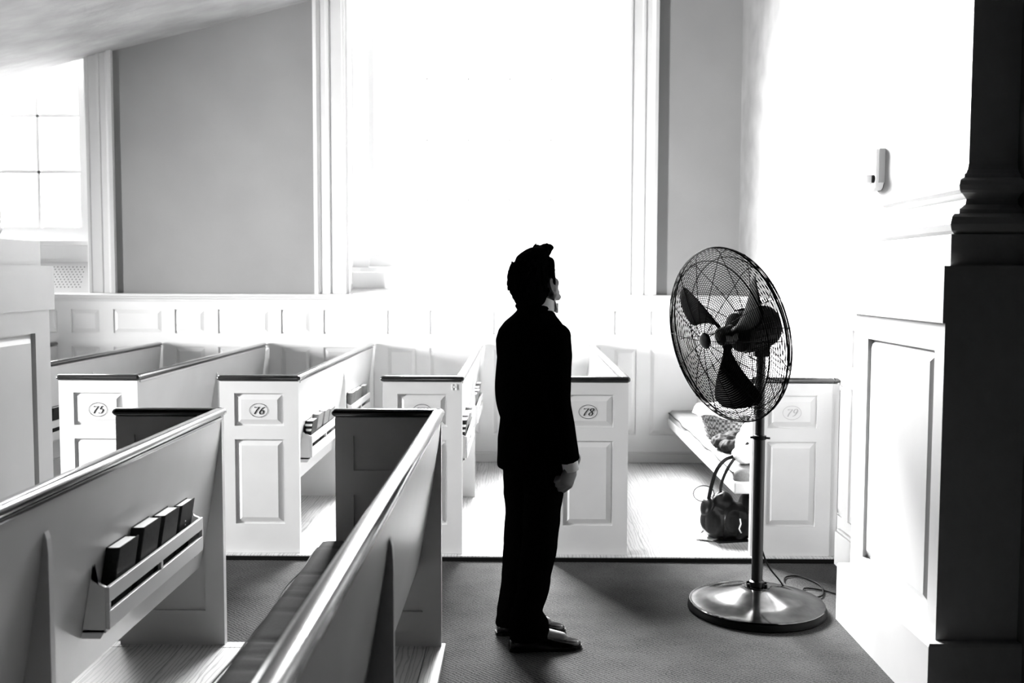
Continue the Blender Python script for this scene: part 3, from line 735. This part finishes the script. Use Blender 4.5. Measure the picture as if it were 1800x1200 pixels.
B.loft([ell(0, bp(x, 0, z), a, b, 2.2) for z, a, b, x in ((.86, .10, .14, 0), (.95, .105, .145, 0), (1.08, .095, .13, 0), (1.22, .105, .15, -.005), (1.32, .10, .155, -.012), (1.37, .08, .13, -.014), (1.41, .06, .09, -.01), (1.44, .05, .06, -.008))])
SH = {-1: [(-.01, -.158, 1.355), (-.035, -.205, 1.09), (.028, -.203, .845)], 1: [(-.01, .152, 1.345), (-.03, .172, 1.085), (.03, .175, .84)]}
for sd in (-1, 1):
    a, b_, c_ = [bp(*q) for q in SH[sd]]
    B.capsule([a - Zv * .015 - Lv * sd * .015, b_, c_], [.045, .042, .026])
# legs
LG = {-1: [Vector((.108, 4.225, .86)), Vector((.086, 4.215, .50)), Vector((.03, 4.20, .10))], 1: [Vector((.013, 4.36, .86)), Vector((.006, 4.375, .50)), Vector((-.032, 4.395, .10))]}
for sd in (-1, 1): B.capsule(LG[sd], [.075, .052, .038])
FTD = R(6)
fd = {sd: Vector((math.cos(R(9)), math.sin(R(9)), 0)) for sd in (-1, 1)}
ANK = {sd: LG[sd][2] for sd in (-1, 1)}
for sd in (-1, 1): B.capsule([ANK[sd] + Vector((0, 0, -.02)), ANK[sd] + Vector((0, 0, -.055)) + fd[sd] * .15], [.036, .026])
# hands: palm hanging from the wrist, five bent fingers
def hand(mb, wrist, sd, dirf, curl=1.0):
    d = Vector((dirf[0], dirf[1], dirf[2])).normalized()         # wrist -> knuckles
    pal = (Lv * (-sd)).normalized()                              # palm faces the thigh
    pal = (pal - d * pal.dot(d)).normalized()
    ax = d.cross(pal).normalized()                               # across the palm
    if ax.dot(Fv) < 0: ax = -ax                                  # index side to the front
    HM = Matrix((d, ax, pal)).transposed()
    mb.ellipsoid(wrist + d * .045, (.05, .038, .0155), HM, 20, 14); mb.ellipsoid(wrist + d * .07, (.026, .038, .014), HM, 16, 10)
    mb.capsule([wrist - d * .03, wrist + d * .02], [(.03, .024, .02), (.03, .030, .017)], HM)
    for k, (off, ln, cu) in enumerate(((.030, .040, .55), (.011, .045, .65), (-.010, .042, .75), (-.029, .033, .85))):
        p0 = wrist + d * (.085 - .004 * abs(k - 1)) + ax * off; a = 0; pts = [p0 - d * .02, p0]; rr = [.0095, .0092]
        for seg, (fr, tr) in enumerate(((1, 1), (.62, 1.5), (.5, 1.2))):
            a += cu * curl * tr * .8; q = pts[-1] + (d * math.cos(a) + pal * math.sin(a)) * ln * fr; pts.append(q); rr.append(.0085 - seg * .0008)
        mb.capsule(pts, rr)
    t0 = wrist + d * .028 + ax * .028 + pal * .006
    mb.capsule([wrist + d * .02 + ax * .012, t0, t0 + (d * .75 + ax * .45 + pal * .4) * .036, t0 + (d * .75 + ax * .45 + pal * .4) * .036 + (d * .9 - ax * .1 + pal * .35) * .028], [.014, .013, .0105, .0085])
hd = {-1: bp(*SH[-1][2]) - bp(*SH[-1][1]), 1: bp(*SH[1][2]) - bp(*SH[1][1])}
for sd in (-1, 1): hand(B, bp(*SH[sd][2]) + hd[sd].normalized() * .035 + Fv * .012, sd, (Vector((0, 0, -1)) * .85 - Fv * .45), 1.75)
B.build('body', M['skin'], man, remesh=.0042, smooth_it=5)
# eyes
for sd in (-1, 1):
    MB().ellipsoid(hp(.084, sd * .031, .004), .0115, HR).build('eye', M['shirt'], man, smooth=True)
# hair: cap over the skull with a lifted fringe
Hm = MB()
def inhair(q):   # q in head coordinates / HS
    return True
Hm.ellipsoid(hp(-.022, 0, .040), (.105 * HS, .081 * HS, .098 * HS), HR, 28, 18)
Hm.ellipsoid(hp(-.055, 0, -.01), (.066 * HS, .073 * HS, .085 * HS), HR, 24, 14)
Hm.ellipsoid(hp(-.058, 0, -.065), (.040 * HS, .058 * HS, .045 * HS), HR, 24, 14)
Hm.ellipsoid(hp(.03, 0, .095), (.074 * HS, .068 * HS, .050 * HS), HR, 24, 14)
Hm.ellipsoid(hp(.092, 0, .100), (.038 * HS, .052 * HS, .026 * HS), HR, 20, 12); Hm.ellipsoid(hp(.112, -.014, .106), (.026 * HS, .04 * HS, .018 * HS), HR, 20, 12)
Hm.ellipsoid(hp(.062, 0, .100), (.055 * HS, .058 * HS, .032 * HS), HR, 20, 12); Hm.ellipsoid(hp(.015, 0, .112), (.065 * HS, .062 * HS, .033 * HS), HR, 20, 12)
for sd in (-1, 1):
    Hm.capsule([hp(.025, sd * .072, .04), hp(.016, sd * .076, .0), hp(.018, sd * .074, -.022)], [.022, .014, .006])
    Hm.capsule([hp(.055, sd * .056, .07), hp(.045, sd * .066, .035)], [.026, .014])
hr_ = random.Random(11)
for k in range(260):
    u = hr_.uniform(-1, 1); th = hr_.uniform(0, 2 * math.pi); s_ = math.sqrt(1 - u * u)
    n_ = Vector((s_ * math.cos(th), s_ * math.sin(th), u))
    if n_.x > .55 and n_.z < .55: continue
    if n_.z < -.75: continue
    p0 = Vector((-.022 + n_.x * .100, n_.y * .081, .040 + n_.z * .095))
    if n_.x > .3 and n_.z < .3: continue
    d_ = (n_ * .35 + Vector((.55 if n_.z > .3 else -.15, 0, .35 if n_.z > .3 else -.7)) + Vector((hr_.uniform(-.25, .25),) * 3)).normalized()
    ln = hr_.uniform(.010, .018)
    Hm.tube([hp(*(p0 - d_ * .006)), hp(*(p0 + d_ * ln * .6)), hp(*(p0 + d_ * ln))], [.009, .006, .003], 6)
for k in range(30):
    p0 = Vector((hr_.uniform(.05, .115), hr_.uniform(-.05, .04), hr_.uniform(.10, .118))); d_ = Vector((.75, hr_.uniform(-.2, .2), .45 + hr_.uniform(-.2, .3))).normalized()
    Hm.tube([hp(*(p0 - d_ * .008)), hp(*(p0 + d_ * .012)), hp(*(p0 + d_ * .02))], [.009, .006, .003], 6)
Hm.build('hair', M['hair'], man, remesh=.0035, smooth_it=1)
# shirt collar, front and cuffs
C = MB(); N = 32
c0, c1 = bp(.006, 0, 1.445), bp(.020, 0, 1.512)
def oring(c, r, tilt=0, z=0): return [c + Fv * r * math.cos(2 * math.pi * k / N) + Lv * r * .98 * math.sin(2 * math.pi * k / N) + Zv * (-.02 * math.cos(2 * math.pi * k / N) * 1.0 + z) for k in range(N)]
C.loft([oring(c0, .074), oring(c1, .066), oring(c1, .0625), oring(c0, .068)], caps=False)
for sd in (-1, 1):
    q = [bp(.080, sd * .006, 1.495), bp(.058, sd * .050, 1.515), bp(.070, sd * .060, 1.470), bp(.094, sd * .026, 1.448)]
    C.extrude(q, Fv * .004)
C.build('shirt_collar', M['shirt'], man, smooth=True, autosm=40)
tor = ((.775, .148, .178, -.004, -.004), (.80, .15, .18, -.004, -.004), (.90, .145, .178, -.004, 0), (1.0, .135, .168, -.002, 0), (1.08, .130, .163, -.002, 0), (1.18, .135, .175, -.004, 0), (1.27, .14, .188, -.010, 0), (1.33, .134, .194, -.016, 0), (1.375, .118, .180, -.018, 0), (1.41, .100, .145, -.016, 0), (1.44, .082, .10, -.01, 0), (1.462, .070, .074, -.006, 0))
def onchest(l, z, off):
    i = max(k for k in range(len(tor) - 1) if tor[k][0] <= z + 1e-6); t = (z - tor[i][0]) / (tor[i + 1][0] - tor[i][0])
    a, b_, x = [tor[i][k] * (1 - t) + tor[i + 1][k] * t for k in (1, 2, 3)]
    return bp(x + a * max(0, 1 - abs(l / b_) ** 2.25) ** (1 / 2.25) + off, l, z)
def strip(rows, off, th):
    """sheet on the chest: rows = [(z, l0, l1)]"""
    m_ = MB(); o_, i_ = [], []
    for z, l0, l1 in rows:
        ls = [l0 + (l1 - l0) * k / 6 for k in range(7)]; o_.append([onchest(l, z, off + th) for l in ls] + [onchest(l, z, off) for l in reversed(ls)])
    m_.loft(o_); return m_
strip([(1.10 + .0365 * k, -.004 - .0045 * k, .004 + .0045 * k) for k in range(11)], .001, .003).build('shirt_front', M['shirt'], man, smooth=True, autosm=40)
for sd in (-1, 1):
    strip([(1.09 + .0375 * k, sd * (.004 + .0042 * k), sd * (.018 + .0085 * k if k < 9 else .05)) for k in range(11)], .004, .003).build('lapel', M['suit'], man, smooth=True, autosm=40)
Bt = MB()
for sd in (-1, 1): Bt.loft([[bp(.088 + .006 * a, sd * .006, 1.47 + .008 * b_) for a, b_ in ((-1, -1), (1, -1), (1, 1), (-1, 1))], [bp(.080 + .008 * a, sd * .045, 1.47 + .022 * b_) for a, b_ in ((-1, -1), (1, -1), (1, 1), (-1, 1))]])
Bt.ellipsoid(bp(.09, 0, 1.47), .010); Bt.build('bow_tie', M['greyplastic'], man, bevel=.003)
for sd in (-1, 1):
    wv = bp(*SH[sd][2]); d = hd[sd].normalized(); a = wv - d * .03; b2 = wv + d * .052
    d2 = d.orthogonal().normalized(); d3 = d.cross(d2)
    K = MB(); rg = lambda c_, r_, sl=0: [c_ + (d2 * math.cos(2 * math.pi * k / 24) + d3 * math.sin(2 * math.pi * k / 24)) * r_ for k in range(24)]
    K.loft([rg(a, .034), rg(b2, .0345), rg(b2, .032), rg(a, .031)], caps=False); K.build('shirt_cuff', M['shirt'], man, smooth=True, autosm=40)
# jacket
J = MB()
tor = ((.775, .148, .178, -.004, -.004), (.80, .15, .18, -.004, -.004), (.90, .145, .178, -.004, 0), (1.0, .135, .168, -.002, 0), (1.08, .130, .163, -.002, 0), (1.18, .135, .175, -.004, 0), (1.27, .14, .188, -.010, 0), (1.33, .134, .194, -.016, 0), (1.375, .118, .180, -.018, 0), (1.41, .100, .145, -.016, 0), (1.44, .082, .10, -.01, 0), (1.462, .070, .074, -.006, 0))
J.loft([ell(0, bp(x, l, z), a, b, 2.25, 40) for z, a, b, x, l in tor])
for sd in (-1, 1):
    a, b_, c_ = [bp(*q) for q in SH[sd]]; d = (c_ - b_).normalized()
    pts = [a + Zv * .0 - Lv * sd * .02, a.lerp(b_, .35), b_, b_.lerp(c_, .5), c_ + d * .012]
    rr = [.075, .066, .056, .050, .045]
    path = crv(pts, 6); rads = [rr[min(len(rr) - 1, int(i / 6))] * (1 - (i % 6) / 6) + rr[min(len(rr) - 1, int(i / 6) + 1)] * ((i % 6) / 6) for i in range(len(path))]
    J.tube(path, rads, 20)
    J.ellipsoid(a - Lv * sd * .022, (.082, .070, .06), BR)
# back vent folds and lapel collar roll
J.tube([bp(-.078, 0, 1.475)] if False else [bp(.004 + .082 * math.cos(t), .086 * math.sin(t), 1.470 - .012 * math.cos(t)) for t in [R(92 + 176 * k / 14) for k in range(15)]], .011, 8)
jk = J.build('jacket', M['suit'], man, remesh=.0065, smooth_it=4)
displace(jk, lambda p_: .0035 * (noise.noise(Vector((p_.x * 9, p_.y * 9, p_.z * 5))) + .5 * noise.noise(Vector((p_.x * 22, p_.y * 22, p_.z * 12)))))
# hollow opening at the neck front is closed by the shirt front lying just under the lapels
# trousers
Tr = MB()
Tr.loft([ell(0, bp(0, 0, z), a, b, 2.3, 36) for z, a, b in ((.75, .118, .15), (.82, .128, .162), (.92, .125, .16), (1.0, .115, .15))])
for sd in (-1, 1):
    h, k_, a_ = LG[sd]
    sec = [(h + Zv * .02, .105, .088), (h.lerp(k_, .35), .094, .082), (h.lerp(k_, .7), .083, .075), (k_, .078, .07), (k_.lerp(a_, .35), .075, .066), (k_.lerp(a_, .7), .069, .062), (a_ + Zv * .07 + fd[sd] * .0, .066, .06), (a_ + Zv * .035 + fd[sd] * .006, .082, .062), (a_ + Zv * .0 + fd[sd] * .010, .088, .063), (a_ - Zv * .06 + fd[sd] * .01, .09, .062)]
    rings = []
    for i, (c_, ra, rb) in enumerate(sec):
        ff = fd[sd] if i > 2 else Fv; ll = Zv.cross(ff)
        rings.append([c_ + ff * ra * math.cos(2 * math.pi * q / 24) + ll * rb * math.sin(2 * math.pi * q / 24) for q in range(24)])
    Tr.loft(rings)
tr = Tr.build('trousers', M['suit'], man, remesh=.0065, smooth_it=3)
displace(tr, lambda p_: noise.noise(Vector((p_.x * 6, p_.y * 6, p_.z * 11))) * (.007 if p_.z < .7 else .002) + noise.noise(Vector((p_.x * 14, p_.y * 14, p_.z * 25))) * .0025)
# shoes
for sd in (-1, 1):
    a_ = ANK[sd]; f = fd[sd]; l = Zv.cross(f); base = Vector((a_.x, a_.y, 0)) - f * .075
    up = MB(); rings = []
    for t, wd, hh in ((0, .024, .055), (.02, .034, .075), (.06, .037, .088), (.10, .038, .085), (.14, .041, .072), (.18, .046, .060), (.22, .048, .050), (.26, .045, .043), (.29, .034, .036), (.308, .018, .028)):
        c_ = base + f * (t + .0); ring_ = []
        for q in range(20):
            an = 2 * math.pi * q / 20; x_ = math.cos(an) * wd; z_ = .014 + max(0, math.sin(an)) ** .85 * (hh - .014)
            ring_.append(c_ + l * x_ + Zv * (z_ if math.sin(an) > 0 else .013))
        rings.append(ring_)
    up.loft(rings)
    sh = up.build('shoe', M['shoe'], man, smooth=True, autosm=60)
    so = MB(); outl = []
    for t, wd in ((-.004, .02), (.02, .036), (.08, .036), (.14, .038), (.18, .046), (.24, .05), (.28, .044), (.305, .026), (.314, .01)): outl.append(base + f * t + l * wd)
    for t, wd in reversed(((-.004, .02), (.02, .036), (.08, .036), (.14, .038), (.18, .046), (.24, .05), (.28, .044), (.305, .026), (.314, .01))): outl.append(base + f * t - l * wd)
    so.extrude([o_ + Zv * .002 for o_ in outl], Zv * .013); so.build('sole', M['black'], sh)
    lc = MB()
    for t in (.115, .13, .145): lc.tube([base + f * t + l * -.016 + Zv * .083, base + f * (t + .004) + Zv * (.088 - (t - .115) * .25), base + f * t + l * .016 + Zv * .083], .003, 6)
    lc.build('laces', M['ink'], sh, smooth=True)

# ------------------------------------------------------------------ alarm on the right wall
al = empty('wall_alarm', (1.829, 5.14, 2.05)); tag(al, 'white alarm unit with round speaker grille and strobe lamp on the right wall', 'alarm')
mb = MB(); xa = 1.8285
prf = [(5.085, 2.085), (5.10, 2.06), (5.12, 2.05), (5.19, 2.05), (5.205, 2.06), (5.205, 2.255), (5.085, 2.255)]
mb.extrude([(xa, y, z) for y, z in prf], (-.045, 0, 0)); mb.build('housing', M['plastic'], al, bevel=.005)
mb = MB().extrude([(xa, 5.079, 2.09), (xa, 5.0845, 2.085), (xa, 5.0845, 2.255), (xa, 5.079, 2.255)], (-.03, 0, 0)); mb.build('side_plate', M['greyplastic'], al)
GM = Matrix(((0, 0, -1, xa - .0455), (1, 0, 0, 5.15), (0, 1, 0, 2.19), (0, 0, 0, 1)))
g = MB().lathe([(0, .002), (.040, .002), (.043, 0)], 36, GM); g.use(1)
for i in range(-5, 6):
    for j in range(-5, 6):
        if i * i + j * j < 28: c_ = GM @ Vector((i * .007, j * .007, .0026)); g.add([c_ + Vector((0, .0018 * math.cos(t), .0018 * math.sin(t))) for t in [math.pi * k / 3 for k in range(6)]], [tuple(range(6))])
g.build('speaker_grille', [M['plastic'], M['greyplastic']], al, fix=False)
mb = MB().box((xa - .088, 5.10, 2.085), (xa - .0455, 5.19, 2.128)); mb.build('strobe_lamp', M['plastic'], al, bevel=.012, seg=3)
mb = MB().lathe([(.020, 0), (.02, .012), (.012, .014), (0, .014)], 24, Matrix(((0, 0, -1, xa - .0455), (1, 0, 0, 5.108), (0, 1, 0, 2.106), (0, 0, 0, 1)))); mb.build('bezel', M['ink'], al, smooth=True, autosm=40)

# ------------------------------------------------------------------ things left on pew 79
ZC = .499
def blob(name, parts, m, vox, it, label, cat, disp=.006, sc_=14, seed=0, origin=None, group=None):
    b = MB()
    for c_, r_ in parts: b.ellipsoid(c_, r_, None, 22, 14)
    o = b.build(name, m, origin=origin or (parts[0][0][0], parts[0][0][1], min(c_[2] - r_[2] for c_, r_ in parts)), remesh=vox, smooth_it=it)
    def fn(p_):
        q = Vector((p_.x * sc_ + seed, p_.y * sc_, p_.z * sc_ * .8)); return disp * (1 - 2 * abs(noise.noise(q)) + .5 * (1 - 2 * abs(noise.noise(q * 2.1))))
    displace(o, fn)
    for v in o.data.vertices:
        if v.co.z < .002: v.co.z = .002
    tag(o, label, cat, group); return o
# wicker basket
bk = empty('wicker_basket', (1.415, 6.85, ZC)); tag(bk, 'wicker basket with white cloth lining, on the seat of pew 79', 'basket')
T = Matrix.Translation((1.415, 6.85, ZC + .002)); mb = MB(); rings = []
NB = 72
for j in range(23):
    z = .205 * j / 22; rb = .115 + .05 * (z / .205) ** .8
    rings.append([T @ Vector(((rb + .0045 * math.sin(k * math.pi / 1.5 + (math.pi if j % 2 else 0))) * math.cos(2 * math.pi * k / NB) * 1.08, (rb + .0045 * math.sin(k * math.pi / 1.5 + (math.pi if j % 2 else 0))) * math.sin(2 * math.pi * k / NB), z)) for k in range(NB)])
mb.loft(rings + [[T @ Vector((.150 * math.cos(2 * math.pi * k / NB) * 1.08, .150 * math.sin(2 * math.pi * k / NB), .205)) for k in range(NB)], [T @ Vector((.105 * math.cos(2 * math.pi * k / NB) * 1.08, .105 * math.sin(2 * math.pi * k / NB), .012)) for k in range(NB)]])
mb.build('basket_body', M['wicker'], bk, smooth=True, autosm=50)
mb = MB().tube([T @ Vector((.165 * math.cos(t) * 1.08, .165 * math.sin(t), .207)) for t in [2 * math.pi * k / 48 for k in range(48)]], .009, 8, closed=True); mb.build('rim', M['wicker'], bk, smooth=True)
mb = MB().tube([T @ Vector((0, .16 * math.cos(t), .205 + .16 * math.sin(t))) for t in [math.pi * k / 20 for k in range(21)]], .008, 8); mb.build('handle', M['wicker'], bk, smooth=True)
mb = MB(); rings = []
for j in range(8):
    t = j / 7; ring_ = []
    for k in range(96):
        a = 2 * math.pi * k / 96; w_ = .012 * math.sin(a * 7) + .006 * math.sin(a * 13 + 1)
        rr = [.12, .145, .163, .178, .186, .188, .19, .192][j] + w_ * (j / 7); zz = [.17, .20, .222, .222, .205, .19, .175, .165][j] + .012 * math.sin(a * 5 + .6) * (j / 7)
        ring_.append(T @ Vector((rr * math.cos(a) * 1.08, rr * math.sin(a), zz)))
    rings.append(ring_)
mb.loft(rings, caps=False); lin = mb.build('lining', M['cloth'], bk, smooth=True, fix=False)
md = lin.modifiers.new('t', 'SOLIDIFY'); md.thickness = .003
blob('scarf', [((1.32, 6.40, ZC + .045), (.075, .085, .04)), ((1.40, 6.46, ZC + .05), (.07, .09, .045)), ((1.36, 6.30, ZC + .035), (.09, .05, .03))], M['darkcloth'], .006, 1, 'dark crumpled scarf lying in front of the wicker basket', 'scarf', .014, 22, 3, (1.36, 6.38, ZC))
blob('jacket_bundle', [((1.42, 6.12, ZC + .085), (.09, .09, .08)), ((1.44, 6.17, ZC + .14), (.065, .06, .07)), ((1.40, 6.03, ZC + .05), (.08, .07, .045))], M['cloth'], .007, 2, 'white folded garment bundle heaped on pew 79, behind the fan pole', 'clothing', .008, 10, 8, (1.42, 6.1, ZC))
mb = blob('cloth_bag', [((1.33, 5.87, ZC + .058), (.07, .08, .05)), ((1.40, 5.865, ZC + .063), (.07, .08, .055))], M['cloth'], .006, 2, 'white soft cloth bag at the near end of the pew 79 seat', 'bag', .006, 12, 5, (1.39, 5.86, ZC))
blob('dark_pouch', [((1.535, 5.835, ZC + .045), (.045, .06, .035)), ((1.55, 5.86, ZC + .07), (.035, .05, .04))], M['leather'], .006, 2, 'small black pouch beside the white cloth bag, half behind the fan pole', 'pouch', .004, 12, 9, (1.53, 5.84, ZC))
# black handbag on the floor with straps over the seat edge
hb = empty('handbag', (1.20, 5.93, .031)); tag(hb, 'black leather handbag on the floor under the end of pew 79', 'handbag')
b = MB()
for c_, r_ in (((1.17, 5.92, .15), (.075, .09, .11)), ((1.25, 5.93, .15), (.09, .10, .115)), ((1.20, 5.93, .25), (.07, .07, .06)), ((1.30, 5.93, .14), (.075, .09, .11)), ((1.37, 5.95, .17), (.05, .08, .13)), ((1.13, 5.92, .22), (.035, .06, .065))): b.ellipsoid(c_, r_, None, 22, 14)
o = b.build('bag_body', M['leather'], hb, remesh=.006, smooth_it=2)
displace(o, lambda p_: .018 * (1 - 2 * abs(noise.noise(Vector((p_.x * 9 + 4, p_.y * 9, p_.z * 7))))))
for v in o.data.vertices:
    if v.co.z < .014: v.co.z = .014
def strap(mb, pts, w_, th, side=Vector((1, 0, 0))):
    P = crv(pts, 8); rings = []
    for i, p_ in enumerate(P):
        t = (P[min(i + 1, len(P) - 1)] - P[max(i - 1, 0)]).normalized(); sd_ = (side - t * side.dot(t)).normalized(); n_ = t.cross(sd_)
        rings.append([p_ + sd_ * w_ + n_ * th, p_ - sd_ * w_ + n_ * th, p_ - sd_ * w_ - n_ * th, p_ + sd_ * w_ - n_ * th])
    mb.loft(rings); return mb
mb = strap(MB(), [(1.12, 5.90, .26), (1.14, 5.88, .38), (1.165, 5.86, .47), (1.215, 5.86, .53), (1.29, 5.86, .555), (1.34, 5.9, .56)], .011, .002); mb.build('strap', M['leather'], hb)
mb = strap(MB(), [(1.20, 5.90, .27), (1.19, 5.87, .36), (1.205, 5.84, .44), (1.235, 5.83, .505), (1.30, 5.87, .575), (1.36, 5.92, .62)], .009, .002); mb.build('strap', M['leather'], hb)
mb = MB().tube([Vector((1.095, 5.9, .315)) + Vector((.062 * math.cos(t), 0, .048 * math.sin(t))) for t in [2 * math.pi * k / 32 for k in range(32)]], .003, 6, closed=True); mb.build('ring_handle', M['leather'], hb, smooth=True)
MB().tube([(1.30, 5.835, .18), (1.305, 5.83, .15), (1.295, 5.83, .12), (1.308, 5.83, .095)], .004, 6).build('zip_pull', M['plastic'], hb, smooth=True)
MB().tube([(1.155, 5.84, .315), (1.195, 5.835, .335)], .0035, 6).build('buckle', M['plastic'], hb, smooth=True)
def flat(name, px, z0, z1, m):
    q = [P3(u, v, z0) for u, v in px]; o_ = sum(q, Vector()) / len(q)
    return MB().loft([q, [Vector((p_.x, p_.y, z1)) for p_ in q]]).build(name, m, origin=o_)
fo = flat('folder', [(1230, 941), (1241, 924), (1300, 925), (1316, 952), (1264, 955)], .0312, .0395, M['leather'])
tag(fo, 'black folder lying flat on the floor below the handbag', 'folder')
pa = flat('papers', [(1220, 946), (1238, 935), (1264, 934), (1277, 942), (1252, 950)], .0400, .0425, M['paper'])
tag(pa, 'loose pale papers on the black folder on the floor', 'papers')
